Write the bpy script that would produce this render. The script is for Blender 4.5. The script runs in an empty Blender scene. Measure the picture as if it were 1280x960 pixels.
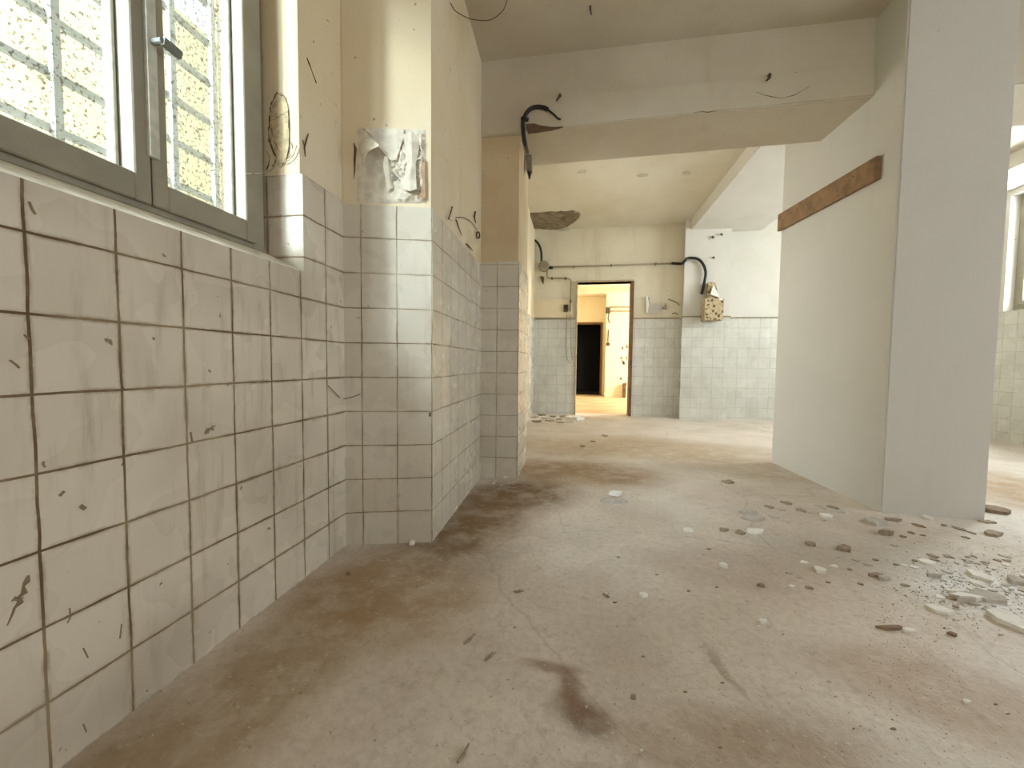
import bpy, bmesh, math, random
from mathutils import Vector, Matrix, noise
random.seed(7)
C = bpy.context.scene.collection
S = bpy.context.scene

# ------------------------------------------------------------------ camera
F, H = 510.0, 0.785                       # focal length (px of a 1280 px frame), lens height
_Y = Vector((85, -25, F)).normalized()    # room axes seen from the camera (x right, y down, z forward)
_D = Vector((-104, (85 * -104 + F * F) / 25, F)).normalized()
_X = _D.cross(_Y)
_Z = -_D
O = Vector((0, 0, H))
def _w(c): return Vector((c.dot(_X), c.dot(_Y), c.dot(_Z)))
def ray(px, py): return _w(Vector((px - 640, py - 480, F)))
def on_z(px, py, z=0.0): r = ray(px, py); return O + r * ((z - H) / r.z)
def on_x(px, py, x): r = ray(px, py); return O + r * (x / r.x)
def on_y(px, py, y): r = ray(px, py); return O + r * (y / r.y)
cd = bpy.data.cameras.new('camera'); cam = bpy.data.objects.new('camera', cd); C.objects.link(cam)
cd.sensor_fit = 'HORIZONTAL'; cd.sensor_width = 36; cd.lens = F / 1280 * 36; cd.clip_start = .02
r_, u_, b_ = _w(Vector((1, 0, 0))), _w(Vector((0, -1, 0))), _w(Vector((0, 0, -1)))
cam.matrix_world = Matrix(((r_.x, u_.x, b_.x, 0), (r_.y, u_.y, b_.y, 0), (r_.z, u_.z, b_.z, H), (0, 0, 0, 1)))
S.camera = cam

# ------------------------------------------------------------------ light
S.view_settings.view_transform = 'Standard'; S.view_settings.look = 'None'
S.view_settings.gamma = 1; S.view_settings.use_curve_mapping = False
S.view_settings.exposure = 0.0
S.cycles.use_denoising = True
S.cycles.max_bounces = 10; S.cycles.diffuse_bounces = 6; S.cycles.transparent_max_bounces = 12
S.cycles.sample_clamp_indirect = 6
wd = bpy.data.worlds.new('sky'); S.world = wd; wd.use_nodes = True
bg = wd.node_tree.nodes['Background']; bg.inputs[0].default_value = (.80, .90, 1, 1); bg.inputs[1].default_value = 2.0

def area(name, loc, to, sx, sy, power, col):
    l = bpy.data.lights.new(name, 'AREA'); l.shape = 'RECTANGLE'; l.size = sx; l.size_y = sy
    l.energy = power; l.color = col
    o = bpy.data.objects.new(name, l); C.objects.link(o); o.location = loc
    o.rotation_euler = (Vector(to) - Vector(loc)).to_track_quat('-Z', 'Y').to_euler()
    return o
area('daylight_panel_left_yard', (-2.15, -1.3, 2.75), (-.9, 1.4, 1.5), 1.3, 1.3, 1300, (.82, .91, 1))  # added light panel floating unseen in the yard, aimed through the window at the pilaster
area('daylight_right_rear_window', (4.95, 4.6, 2.03), (0, 4.6, 1.7), 1.3, 1.2, 300, (.95, .97, 1))
area('daylight_added_right_front_window', (4.95, 1.5, 1.7), (0, 1.5, 1.2), 1.7, 1.3, 58, (.84, .92, 1))  # lamp outside the unseen front window, both added for daylight
area('daylight_added_rear_room_window', (3.75, 8.9, 1.6), (0, 9.0, 1.0), 1.5, 1.4, 260, (1, .94, .82))  # lamp at an unseen opening of the far room, both added
area('daylight_added_behind_window', (1.8, -3.35, 1.6), (1.6, 0, 1.1), 1.0, 1.0, 36, (1, .95, .93))  # lamp at an invented opening behind the camera, added to light the foreground
area('daylight_added_left_rear_window', (-1.55, 4.1, 1.75), (0, 4.5, 1.6), 1.1, 1.1, 36, (1, .98, .94))  # lamp outside the hidden rear window, both added for daylight

# ------------------------------------------------------------------ helpers
def lin(c):
    return tuple((v / 255 / 12.92 if v <= 10 else ((v / 255 + .055) / 1.055) ** 2.4) for v in c) + (1,)

class NB:
    """small node builder"""
    def __init__(s, name, rough=.8):
        s.m = bpy.data.materials.new(name); s.m.use_nodes = True; s.t = s.m.node_tree
        s.b = s.t.nodes['Principled BSDF']; s.b.inputs['Roughness'].default_value = rough
        s.pos = s.n('ShaderNodeTexCoord').outputs['Object']; s.uv = s.t.nodes[-1].outputs['UV']
    def n(s, ty, **k):
        x = s.t.nodes.new(ty)
        for a, v in k.items(): setattr(x, a, v)
        return x
    def set(s, sock, v):
        if isinstance(v, bpy.types.NodeSocket): s.t.links.new(v, sock)
        else: sock.default_value = v
    def math(s, op, a, b=0.0, c=None):
        x = s.n('ShaderNodeMath', operation=op); s.set(x.inputs[0], a); s.set(x.inputs[1], b)
        if c is not None: s.set(x.inputs[2], c)
        return x.outputs[0]
    def noise(s, scale, detail=4, rough=.55, vec=None, dist=0.0):
        x = s.n('ShaderNodeTexNoise'); s.set(x.inputs['Vector'], vec or s.pos)
        x.inputs['Scale'].default_value = scale; x.inputs['Detail'].default_value = detail
        x.inputs['Roughness'].default_value = rough; x.inputs['Distortion'].default_value = dist
        return x.outputs['Fac']
    def map(s, scale, loc=(0, 0, 0), rot=(0, 0, 0), vec=None, ty='POINT'):
        x = s.n('ShaderNodeMapping', vector_type=ty); s.set(x.inputs['Vector'], vec or s.pos)
        x.inputs['Scale'].default_value = scale; x.inputs['Location'].default_value = loc
        x.inputs['Rotation'].default_value = rot
        return x.outputs[0]
    def ramp(s, v, a, b, lo=0.0, hi=1.0):
        x = s.n('ShaderNodeMapRange', interpolation_type='SMOOTHSTEP'); s.set(x.inputs[0], v)
        x.inputs[1].default_value = a; x.inputs[2].default_value = b
        x.inputs[3].default_value = lo; x.inputs[4].default_value = hi
        return x.outputs[0]
    def mix(s, f, a, b):
        x = s.n('ShaderNodeMix', data_type='RGBA'); s.set(x.inputs[0], f)
        s.set(x.inputs[6], a); s.set(x.inputs[7], b)
        return x.outputs[2]
    def warp(s, amt, scale):
        x = s.n('ShaderNodeTexNoise'); s.set(x.inputs['Vector'], s.pos); x.inputs['Scale'].default_value = scale
        x.inputs['Detail'].default_value = 5
        a = s.n('ShaderNodeVectorMath', operation='MULTIPLY_ADD'); s.set(a.inputs[0], x.outputs['Color'])
        a.inputs[1].default_value = (amt,) * 3
        d = s.n('ShaderNodeVectorMath', operation='SUBTRACT'); s.set(d.inputs[0], s.pos); d.inputs[1].default_value = (amt / 2,) * 3
        s.set(a.inputs[2], d.outputs[0])
        return a.outputs[0]
    def blob(s, vec, cx, cy, rx, ry, ang=0, cz=0.0, inner=.45):
        v = s.map((rx, ry, 50), (cx, cy, cz), (0, 0, ang), vec, 'TEXTURE')
        l = s.n('ShaderNodeVectorMath', operation='LENGTH'); s.set(l.inputs[0], v)
        return s.ramp(l.outputs['Value'], inner, 1.1, 1, 0)
    def bump(s, h, strength=.3, dist=.01):
        x = s.n('ShaderNodeBump'); s.set(x.inputs['Height'], h); x.inputs['Strength'].default_value = strength
        x.inputs['Distance'].default_value = dist; s.t.links.new(x.outputs[0], s.b.inputs['Normal'])
    def color(s, v): s.set(s.b.inputs['Base Color'], v); return s.m

def flat(name, col, rough=.7, metal=0.0, var=.12, scale=30):
    k = NB(name, rough); c = lin(col); d = tuple(v * (1 - var * 2) for v in c[:3]) + (1,)
    k.b.inputs['Metallic'].default_value = metal
    return k.color(k.mix(k.ramp(k.noise(scale), .35, .7), c, d))

def plaster(name, c1, c2, c3, speck=.72, bump=.25, blot=1.6, stain=.5):
    k = NB(name, .9)
    a = k.mix(k.ramp(k.noise(blot, 6, .6), .38, .66), lin(c1), lin(c2))
    a = k.mix(k.ramp(k.noise(.9, 8, .68, k.map((1, 1, .6), (3, 1, 7))), .5, .75, 0, stain), a, lin(c3))
    st = k.noise(3, 5, .6, k.map((3, 3, .35)))
    a = k.mix(k.ramp(st, .55, .8, 0, .3), a, lin(c3))
    sp = k.ramp(k.noise(38, 2, .5), speck, speck + .03, 0, .55)
    a = k.mix(sp, a, lin((70, 58, 42)))
    k.bump(k.math('ADD', k.noise(60, 5), k.math('MULTIPLY', k.noise(5, 3), 3.0)), bump, .006)
    return k.color(a)

def tile(name, c1, c2, grout_d, grout_l, dirt=.5, shade=(120, 104, 76), mortar=.0022, w=.1445):
    k = NB(name, .2)
    nz = k.n('ShaderNodeTexNoise'); k.set(nz.inputs['Vector'], k.uv); nz.inputs['Scale'].default_value = 9; nz.inputs['Detail'].default_value = 3
    nv = k.n('ShaderNodeVectorMath', operation='MULTIPLY_ADD'); k.set(nv.inputs[0], nz.outputs['Color']); nv.inputs[1].default_value = (.006, .006, 0)
    k.set(nv.inputs[2], k.uv)
    br = k.n('ShaderNodeTexBrick', offset=0.0, offset_frequency=1, squash=1.0); k.set(br.inputs['Vector'], nv.outputs[0])
    for i, v in (('Scale', 1.0), ('Mortar Size', mortar), ('Mortar Smooth', .25), ('Brick Width', w), ('Row Height', w), ('Bias', 0.0)):
        br.inputs[i].default_value = v
    br.inputs['Color1'].default_value = lin(c1); br.inputs['Color2'].default_value = lin(c2)
    base = br.outputs['Color']
    br.inputs['Mortar'].default_value = lin(c1)
    # grime film and specks on the glaze
    g = k.ramp(k.noise(2.2, 3, .5), .35, .8, 0, .5 * dirt)
    base = k.mix(g, base, lin(shade))
    streak = k.noise(7, 5, .6, k.map((4, 4, .5)))
    base = k.mix(k.ramp(streak, .5, .85, 0, .5 * dirt), base, lin(shade))
    sp = k.ramp(k.noise(26, 3, .55, k.warp(.06, 6)), .715, .735, 0, .8 * dirt)
    base = k.mix(sp, base, lin((88, 74, 54)))
    # dirt that creeps out from the joints
    br2 = k.n('ShaderNodeTexBrick', offset=0.0, offset_frequency=1, squash=1.0); k.set(br2.inputs['Vector'], nv.outputs[0])
    for i, v in (('Scale', 1.0), ('Mortar Size', .010), ('Mortar Smooth', 1.0), ('Brick Width', w), ('Row Height', w), ('Bias', 0.0)):
        br2.inputs[i].default_value = v
    halo = k.math('MULTIPLY', br2.outputs['Fac'], k.ramp(k.noise(14, 5, .7), .38, .66, 0, .9 * dirt))
    base = k.mix(halo, base, lin(shade))
    gr = k.mix(k.ramp(k.noise(4, 5, .7), .36, .62), lin(grout_d), lin(grout_l))
    base = k.mix(br.outputs['Fac'], base, gr)
    k.set(k.b.inputs['Roughness'], k.math('MAXIMUM', k.ramp(k.noise(5, 2), .3, .75, .2, .38), k.math('MULTIPLY', br.outputs['Fac'], .85)))
    hh = k.math('ADD', k.math('MULTIPLY', br.outputs['Fac'], -1.0), k.math('MULTIPLY', k.noise(6, 2), .12))
    k.bump(hh, .4, .004)
    return k.color(base)

M = {}
M['tile_l'] = tile('cream_glazed_tile', (220, 212, 196), (212, 203, 185), (104, 82, 54), (150, 132, 102), .9, mortar=.0028)
M['tile_p'] = tile('cream_glazed_tile_clean', (216, 210, 196), (208, 201, 184), (112, 92, 62), (172, 160, 134), .42)
M['tile_b'] = tile('white_glazed_tile', (212, 211, 202), (204, 204, 196), (160, 152, 136), (190, 186, 172), .4, mortar=.0018)
M['pl_yel'] = plaster('yellowed_plaster', (220, 205, 172), (224, 212, 186), (192, 168, 126))
M['pl_bei'] = plaster('beige_plaster', (206, 190, 156), (198, 176, 142), (168, 140, 106))
M['pl_back'] = plaster('aged_cream_plaster', (214, 205, 182), (220, 213, 192), (178, 160, 120), stain=.6)
M['pl_white'] = plaster('white_plaster', (214, 210, 202), (208, 205, 195), (196, 190, 176), speck=.76, bump=.12)
M['pl_col'] = plaster('smooth_white_plaster', (212, 210, 204), (207, 205, 198), (196, 192, 182), speck=.775, bump=.10, blot=.9, stain=.3)
M['pl_ceil'] = plaster('ceiling_plaster', (204, 196, 178), (196, 186, 166), (176, 160, 134), speck=.75, bump=.12)
M['pl_ceil2'] = plaster('pale_ceiling_plaster', (212, 206, 188), (206, 198, 176), (190, 176, 144), speck=.75, bump=.12)
M['pl_warm'] = plaster('warm_yellow_plaster', (240, 232, 208), (236, 228, 202), (216, 196, 160), stain=.35)
M['wood'] = flat('weathered_wood', (150, 118, 84), .75, 0, .2, 14)
M['frame'] = flat('grey_painted_wood', (150, 144, 126), .55, 0, .08, 9)
M['bead'] = flat('pale_glazing_bead', (206, 205, 192), .5)
M['door'] = flat('brown_stained_door_lining', (122, 88, 56), .7, 0, .2, 9)
M['doorpale'] = flat('pale_peeling_door_trim', (196, 180, 146), .8, 0, .15, 14)
M['black'] = flat('black_rubber', (26, 23, 20), .5)
M['darkmetal'] = flat('dark_rusty_metal', (98, 80, 62), .7, .2, .2, 60)
M['grey'] = flat('grey_plastic', (140, 130, 110), .6)
M['conduit'] = flat('painted_conduit', (158, 146, 116), .6, 0, .15)
M['string'] = flat('pale_string', (206, 196, 168), .9)
M['crack'] = flat('crack_dirt', (102, 84, 60), .95)
M['bars'] = flat('grille_grey_paint', (128, 130, 124), .6)
M['stucco'] = plaster('yard_wall_stucco', (178, 170, 132), (168, 160, 122), (150, 140, 98))
M['white'] = flat('white_plaster_fragment', (245, 242, 236), .9, 0, .06, 40)
M['greyfr'] = flat('grey_plaster_fragment', (196, 190, 180), .9, 0, .1, 40)
M['brownfr'] = flat('brown_terracotta_fragment', (150, 128, 104), .9, 0, .2, 40)
M['darkfr'] = flat('dark_debris', (168, 152, 132), .9, 0, .2, 40)
M['concrete'] = flat('bare_concrete', (136, 122, 96), .95, 0, .22, 14)
M['soil'] = flat('yard_ground', (120, 112, 96), .95)
M['dark'] = flat('unlit_room_wall', (26, 24, 22), .95)  # near-black colour paints in the darkness of the room beyond the far door
M['rubpl'] = flat('crumbling_white_plaster', (222, 214, 196), .95, 0, .12, 24)

def mk_floor():
    k = NB('dusty_concrete_floor', .8)
    w = k.warp(.35, 1.6); w2 = k.warp(.16, 5)
    a = k.mix(k.ramp(k.noise(1.3, 7, .62), .36, .64), lin((224, 215, 204)), lin((202, 190, 177)))
    a = k.mix(k.ramp(k.noise(.8, 5, .6, k.map((1, 1, 1), (5, 2, 0))), .5, .68, 0, .55), a, lin((222, 205, 192)))
    def B(px, py, rx, ry, ang, col, amt, vec=w, inner=.45):
        nonlocal a
        p = on_z(px, py)
        m = k.blob(vec, p.x, p.y, rx, ry, ang, 0, inner)
        m = k.math('MULTIPLY', m, k.math('MULTIPLY', k.ramp(k.noise(7, 7, .65), .32, .6, .5, 1), amt))
        a = k.mix(m, a, lin(col))
    # brown earth along the left wall and round the pilasters
    B(300, 860, .20, .95, -.1, (158, 134, 98), .8)
    B(470, 740, .42, .34, .1, (160, 132, 94), .8)
    B(590, 650, .28, .60, 0, (124, 98, 64), .95)
    B(650, 618, .42, .34, 0, (122, 94, 60), .95)
    B(720, 590, .75, .45, 0, (156, 126, 88), .85)
    B(800, 560, 1.5, .70, 0, (182, 156, 120), .75)
    B(950, 585, .9, .45, -.2, (166, 144, 114), .6)
    B(1262, 610, .6, .8, 0, (170, 136, 88), .8)
    # reddish worn patches in the foreground
    B(728, 900, .085, .085, .3, (122, 96, 72), .9, w2, .3)
    B(714, 860, .04, .10, .4, (130, 102, 78), .8, w2, .3)
    B(690, 835, .10, .03, 0, (134, 104, 78), .7, w2, .3)
    B(900, 830, .02, .11, .35, (136, 112, 88), .6, w2, .3)
    B(930, 925, .28, .14, .1, (150, 124, 94), .6)
    B(1180, 860, .36, .22, -.2, (168, 138, 110), .6)
    B(620, 700, .10, .25, -.5, (168, 158, 150), .5)
    B(900, 700, .35, .25, 0, (186, 170, 162), .5)
    # pale plaster dust round the rubble
    B(1225, 735, .34, .30, 0, (236, 236, 236), .85, w2, .2)
    B(940, 670, .13, .10, 0, (206, 202, 196), .5, w2)
    B(1090, 690, .5, .25, .1, (188, 182, 172), .5)
    # fine grit, scratches, cracks
    sp = k.ramp(k.noise(70, 3, .6), .66, .70, 0, .5); a = k.mix(sp, a, lin((92, 76, 60)))
    sp2 = k.ramp(k.noise(55, 2, .6, k.map((1, 1, 1), (7, 3, 1))), .69, .72, 0, .65); a = k.mix(sp2, a, lin((220, 214, 204)))
    md = k.ramp(k.noise(16, 6, .72), .56, .72, 0, .35); a = k.mix(md, a, lin((118, 98, 78)))
    gr = k.ramp(k.noise(45, 4, .75), .40, .66, 0, .22); a = k.mix(gr, a, lin((140, 120, 100)))
    wh = k.ramp(k.noise(22, 5, .75, k.map((1, 1, 1), (9, 1, 4))), .54, .70, 0, .35); a = k.mix(wh, a, lin((226, 218, 210)))
    vo = k.n('ShaderNodeTexVoronoi', feature='DISTANCE_TO_EDGE'); k.set(vo.inputs['Vector'], k.warp(.25, 3)); vo.inputs['Scale'].default_value = .9
    a = k.mix(k.ramp(vo.outputs['Distance'], .002, .006, .22, 0), a, lin((136, 118, 98)))
    k.bump(k.math('ADD', k.noise(90, 4), k.math('MULTIPLY', k.noise(9, 5, .6), 2.0)), .45, .006)
    k.set(k.b.inputs['Roughness'], k.ramp(k.noise(2, 4), .3, .7, .5, .85))
    return k.color(a)
M['floor'] = mk_floor()

def mk_glass(name, dirty, dense, tint):
    k = NB(name, .9); t = k.t
    tr = k.n('ShaderNodeBsdfTransparent'); tr.inputs[0].default_value = (.93, .96, .94, 1)
    gl = k.n('ShaderNodeBsdfGlossy'); gl.inputs['Roughness'].default_value = .08
    tl = k.n('ShaderNodeBsdfTranslucent'); tl.inputs[0].default_value = tint
    df = k.n('ShaderNodeBsdfDiffuse'); df.inputs[0].default_value = lin((116, 104, 84))
    m1 = k.n('ShaderNodeMixShader'); m1.inputs[0].default_value = .05
    t.links.new(tr.outputs[0], m1.inputs[1]); t.links.new(gl.outputs[0], m1.inputs[2])
    m2 = k.n('ShaderNodeMixShader'); k.set(m2.inputs[0], k.ramp(k.noise(6, 5), .3, .7, dirty * .7, dirty))
    t.links.new(m1.outputs[0], m2.inputs[1]); t.links.new(tl.outputs[0], m2.inputs[2])
    z = k.n('ShaderNodeSeparateXYZ'); k.set(z.inputs[0], k.pos)
    low = k.ramp(z.outputs['Z'], 1.22, 1.6, .07, 0)      # fly specks thicken towards the bottom rail
    sp = k.ramp(k.math('ADD', k.noise(120, 2, .5, k.warp(.02, 20)), low), .68, .715, 0, dense)
    m3 = k.n('ShaderNodeMixShader'); k.set(m3.inputs[0], sp)
    t.links.new(m2.outputs[0], m3.inputs[1]); t.links.new(df.outputs[0], m3.inputs[2])
    t.links.new(m3.outputs[0], t.nodes['Material Output'].inputs['Surface'])
    return k.m
M['glass'] = mk_glass('dirty_window_glass', .06, .75, (.95, .97, .90, 1))
M['glass2'] = mk_glass('hazy_window_glass', .2, .3, (.9, .95, 1, 1))

def mk_floral():
    k = NB('floral_patterned_covering', .7)
    v = k.n('ShaderNodeTexVoronoi'); k.set(v.inputs['Vector'], k.warp(.03, 20)); v.inputs['Scale'].default_value = 19
    a = k.mix(k.ramp(v.outputs['Distance'], .28, .42, 1, 0), lin((190, 172, 136)), lin((96, 74, 54)))
    a = k.mix(k.ramp(v.outputs['Distance'], .06, .14, 1, 0), a, lin((160, 128, 92)))
    a = k.mix(k.ramp(k.noise(40, 3), .58, .62, 0, .8), a, lin((104, 92, 62)))
    return k.color(a)
M['floral'] = mk_floral()

def link(name, bm, mats, parent=None, smooth=False):
    me = bpy.data.meshes.new(name)
    bmesh.ops.recalc_face_normals(bm, faces=bm.faces)
    bm.to_mesh(me); bm.free()
    for m in (mats if isinstance(mats, (list, tuple)) else [mats]): me.materials.append(M[m] if isinstance(m, str) else m)
    if smooth:
        for p in me.polygons: p.use_smooth = True
    o = bpy.data.objects.new(name, me); C.objects.link(o)
    if parent is not None: o.parent = parent
    return o
def struct(o): o['kind'] = 'structure'; return o
def tag(o, label, cat, group=None):
    o['label'] = label; o['category'] = cat
    if group: o['group'] = group
    return o
def recenter(o):
    """put a one-mesh thing's origin at the middle of its mesh"""
    me = o.data; c = sum((v.co for v in me.vertices), Vector()) / len(me.vertices)
    for v in me.vertices: v.co -= c
    o.location = c
    return o
def empty(name, loc):
    o = bpy.data.objects.new(name, None); o.empty_display_size = .05; o.location = loc; C.objects.link(o); return o
def part(name, bm, mats, root, smooth=False):
    """bm in world coordinates -> child of root"""
    bmesh.ops.translate(bm, verts=bm.verts, vec=-root.matrix_basis.translation)
    return link(name, bm, mats, root, smooth)

def quad(bm, ps, mi=0, uvs=None):
    f = bm.faces.new([bm.verts.new(p) for p in ps]); f.material_index = mi
    if uvs:
        l = bm.loops.layers.uv.verify()
        for lp, uv in zip(f.loops, uvs): lp[l].uv = uv
    return f
def box(bm, x0, x1, y0, y1, z0, z1, mi=0):
    vs = [bm.verts.new((x, y, z)) for x in (x0, x1) for y in (y0, y1) for z in (z0, z1)]
    for f in ((0, 1, 3, 2), (4, 6, 7, 5), (0, 4, 5, 1), (2, 3, 7, 6), (0, 2, 6, 4), (1, 5, 7, 3)):
        bm.faces.new([vs[i] for i in f]).material_index = mi
    return vs
def bevbox(x0, x1, y0, y1, z0, z1, r=.004):
    bm = bmesh.new(); box(bm, x0, x1, y0, y1, z0, z1)
    bmesh.ops.bevel(bm, geom=list(bm.edges), offset=r, segments=2, affect='EDGES'); return bm
def prism(bm, poly, z0, z1, mi=0, anchor=(), voff=0.0):
    """vertical prism with UVs u = run along each side, v = height"""
    n = len(poly); poly = [Vector((p[0], p[1])) for p in poly]
    for i in range(n):
        a, b = poly[i], poly[(i + 1) % n]; L = (b - a).length
        u0, u1 = (-L, 0) if i in anchor else (0, L)
        quad(bm, [(a.x, a.y, z0), (b.x, b.y, z0), (b.x, b.y, z1), (a.x, a.y, z1)], mi,
             [(u0, z0 - voff), (u1, z0 - voff), (u1, z1 - voff), (u0, z1 - voff)])
    quad(bm, [(p.x, p.y, z1) for p in poly], mi, [(.05, .05)] * n)
    quad(bm, [(p.x, p.y, z0) for p in reversed(poly)], mi, [(.05, .05)] * n)
def inset(poly, d):
    n = len(poly); out = []
    P = [Vector(p) for p in poly]
    ar = sum(P[i].x * P[(i + 1) % n].y - P[(i + 1) % n].x * P[i].y for i in range(n)); s = 1 if ar > 0 else -1
    for i in range(n):
        e1 = (P[i] - P[i - 1]).normalized(); e2 = (P[(i + 1) % n] - P[i]).normalized()
        n1 = Vector((-e1.y, e1.x)) * s; n2 = Vector((-e2.y, e2.x)) * s
        m = (n1 + n2); m = m / m.dot(n1) if m.length > .01 else n1
        out.append(tuple(P[i] + m * d))
    return out
def pier(name, poly, z1, tile_top, mt, mp, anchor=(), voff=0.0, lip=.01):
    bm = bmesh.new()
    prism(bm, poly, 0, tile_top, 0, anchor, voff)
    prism(bm, inset(poly, lip), tile_top - .02, z1, 1)
    return struct(link(name, bm, [mt, mp]))
def panel(name, a, b, nrm, z1, thick, mt, mp, tile_top, holes=(), u0=0.0, voff=0.0, z0=0.0, lip=.01, frame_mat=None):
    """wall from a to b, room side = nrm; tile dado below tile_top; holes = (s0,s1,z0,z1)"""
    a = Vector(a); b = Vector(b); L = (b - a).length; d = (b - a) / L; nrm = Vector(nrm)
    ss = sorted({0, L} | {h[0] for h in holes} | {h[1] for h in holes})
    zs = sorted({z0, z1, tile_top} | {h[2] for h in holes} | {h[3] for h in holes})
    zs = [z for z in zs if z0 <= z <= z1]
    bm = bmesh.new()
    for s0, s1 in zip(ss, ss[1:]):
        for c0, c1 in zip(zs, zs[1:]):
            sm, cm = (s0 + s1) / 2, (c0 + c1) / 2
            if any(h[0] < sm < h[1] and h[2] < cm < h[3] for h in holes): continue
            til = cm < tile_top; off = 0 if til else -lip; mi = 0 if til else 1
            def P(s, t, z): q = a + d * s + nrm * t; return (q.x, q.y, z)
            U = lambda s, z: (s + u0, z - voff)
            f, k = off, -thick
            quad(bm, [P(s0, f, c0), P(s1, f, c0), P(s1, f, c1), P(s0, f, c1)], mi, [U(s0, c0), U(s1, c0), U(s1, c1), U(s0, c1)])
            quad(bm, [P(s0, k, c0), P(s1, k, c0), P(s1, k, c1), P(s0, k, c1)], 1)
            for s in (s0, s1):
                quad(bm, [P(s, f, c0), P(s, k, c0), P(s, k, c1), P(s, f, c1)], mi, [(0, c0 - voff), (thick, c0 - voff), (thick, c1 - voff), (0, c1 - voff)])
            for z in (c0, c1):
                quad(bm, [P(s0, f, z), P(s1, f, z), P(s1, k, z), P(s0, k, z)], mi, [(.03, .03), (.1, .03), (.1, .1), (.03, .1)])
    return struct(link(name, bm, [mt, mp]))
def tube(bm, pts, r, seg=8, mi=0, cap=True):
    pts = [Vector(p) for p in pts]; rings = []
    up = Vector((0, 0, 1)); prev = None
    for i, p in enumerate(pts):
        t = (pts[min(i + 1, len(pts) - 1)] - pts[max(i - 1, 0)]).normalized()
        if prev is None: n = t.cross(up if abs(t.z) < .9 else Vector((1, 0, 0))).normalized()
        else: n = (prev - t * prev.dot(t)).normalized()
        prev = n; b = t.cross(n)
        rr = r[i] if isinstance(r, (list, tuple)) else r
        rings.append([bm.verts.new(p + (n * math.cos(2 * math.pi * j / seg) + b * math.sin(2 * math.pi * j / seg)) * rr) for j in range(seg)])
    for A, B in zip(rings, rings[1:]):
        for j in range(seg): bm.faces.new((A[j], A[(j + 1) % seg], B[(j + 1) % seg], B[j])).material_index = mi
    if cap: bm.faces.new(rings[0]); bm.faces.new(list(reversed(rings[-1])))
def smooth_pts(P, n=6):
    P = [Vector(p) for p in P]; out = []
    Q = [P[0] * 2 - P[1]] + P + [P[-1] * 2 - P[-2]]
    for i in range(1, len(Q) - 2):
        for j in range(n):
            t = j / n; p0, p1, p2, p3 = Q[i - 1:i + 3]
            out.append(.5 * (2 * p1 + (p2 - p0) * t + (2 * p0 - 5 * p1 + 4 * p2 - p3) * t * t + (3 * p1 - p0 - 3 * p2 + p3) * t ** 3))
    return out + [P[-1]]

# ------------------------------------------------------------------ structure
CF, CB = 2.745, 2.845          # ceiling heights, front and rear
XR = 4.53                      # right outer wall
bm = bmesh.new(); box(bm, -1.5, 5.0, -3.4, 6.6, -.12, 0)
struct(link('floor', bm, 'floor'))
bm = bmesh.new(); box(bm, -1.5, 4.9, -3.4, 2.78, CF, CF + .25)
struct(link('ceiling', bm, 'pl_ceil'))
bm = bmesh.new(); box(bm, -1.5, 4.9, 2.78, 6.5, CB, CB + .15)
ceil_b = struct(link('ceiling_rear', bm, 'pl_ceil2'))

# left wall with its window opening
WY0, WY1, WZ0, WZ1 = .10, 1.321, 1.10, 2.42
wl = panel('wall_left', (-.97, -3.2), (-.97, 1.75), (1, 0), 2.8, .33, 'tile_l', 'pl_yel', 1.440,
           [(3.2 + WY0, 3.2 + WY1, WZ0, WZ1)], u0=-3.2 - .583, voff=0)
# sloping sill inside the opening
bm = bmesh.new()
quad(bm, [(-.971, WY0, 1.10), (-.971, WY1, 1.10), (-1.12, WY1, 1.172), (-1.12, WY0, 1.172)], 0, [(.02, .02), (.12, .02), (.12, .12), (.02, .12)])
quad(bm, [(-.971, WY0, 1.098), (-.971, WY1, 1.098), (-1.12, WY1, 1.098), (-1.12, WY0, 1.098)])
quad(bm, [(-1.12, WY0, 1.098), (-1.12, WY1, 1.098), (-1.12, WY1, 1.172), (-1.12, WY0, 1.172)])
quad(bm, [(-.971, WY0, 1.098), (-1.12, WY0, 1.098), (-1.12, WY0, 1.172), (-.971, WY0, 1.10)])
quad(bm, [(-.971, WY1, 1.098), (-1.12, WY1, 1.098), (-1.12, WY1, 1.172), (-.971, WY1, 1.10)])
link('window_sill', bm, 'rubpl', wl)

P1 = [(-.97, 1.568), (-.622, 1.668), (-.662, 2.75), (-.672, 3.3), (-1.3, 3.3), (-1.3, 1.568)]
pr = pier('wall_left_rear', P1, CB + .1, 1.432, 'tile_p', 'pl_yel', anchor=(0,))
pier('wall_left_pier', [(-.70, 2.698), (-.409, 2.72), (-.416, 3.25), (-.70, 3.25)], CB + .05, 1.462, 'tile_p', 'pl_bei', anchor=(0,))

panel('wall_left_far', (-.672, 3.28), (-.715, 6.6), (1, .013), CB + .1, .3, 'tile_p', 'pl_yel', 1.462, [(.25, 1.45, 1.15, 2.35)])  # hidden opening added to let daylight in from the left
w4 = None
# back wall, doorway, pilaster
YB = 6.38
wb = panel('wall_back', (-.9, YB), (XR + .2, YB), (0, -1), CB + .1, .2, 'tile_b', 'pl_back', 1.475,
           [(.9 - .055, .9 + .755, 0, 2.03)], u0=.03, voff=.03)
pier('wall_back_pilaster', [(1.46, YB + .01), (1.43, 6.19), (2.07, 6.22), (2.07, YB + .01)], CB, 1.475, 'tile_b', 'pl_white', anchor=(0,), voff=.03)
# the stretch right of the pilaster is painted white above the tiles
bm = bmesh.new(); box(bm, 2.068, XR, YB - .004, YB + .03, 1.475, CB)
struct(link('wall_back_whitewash', bm, 'pl_white'))

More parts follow.
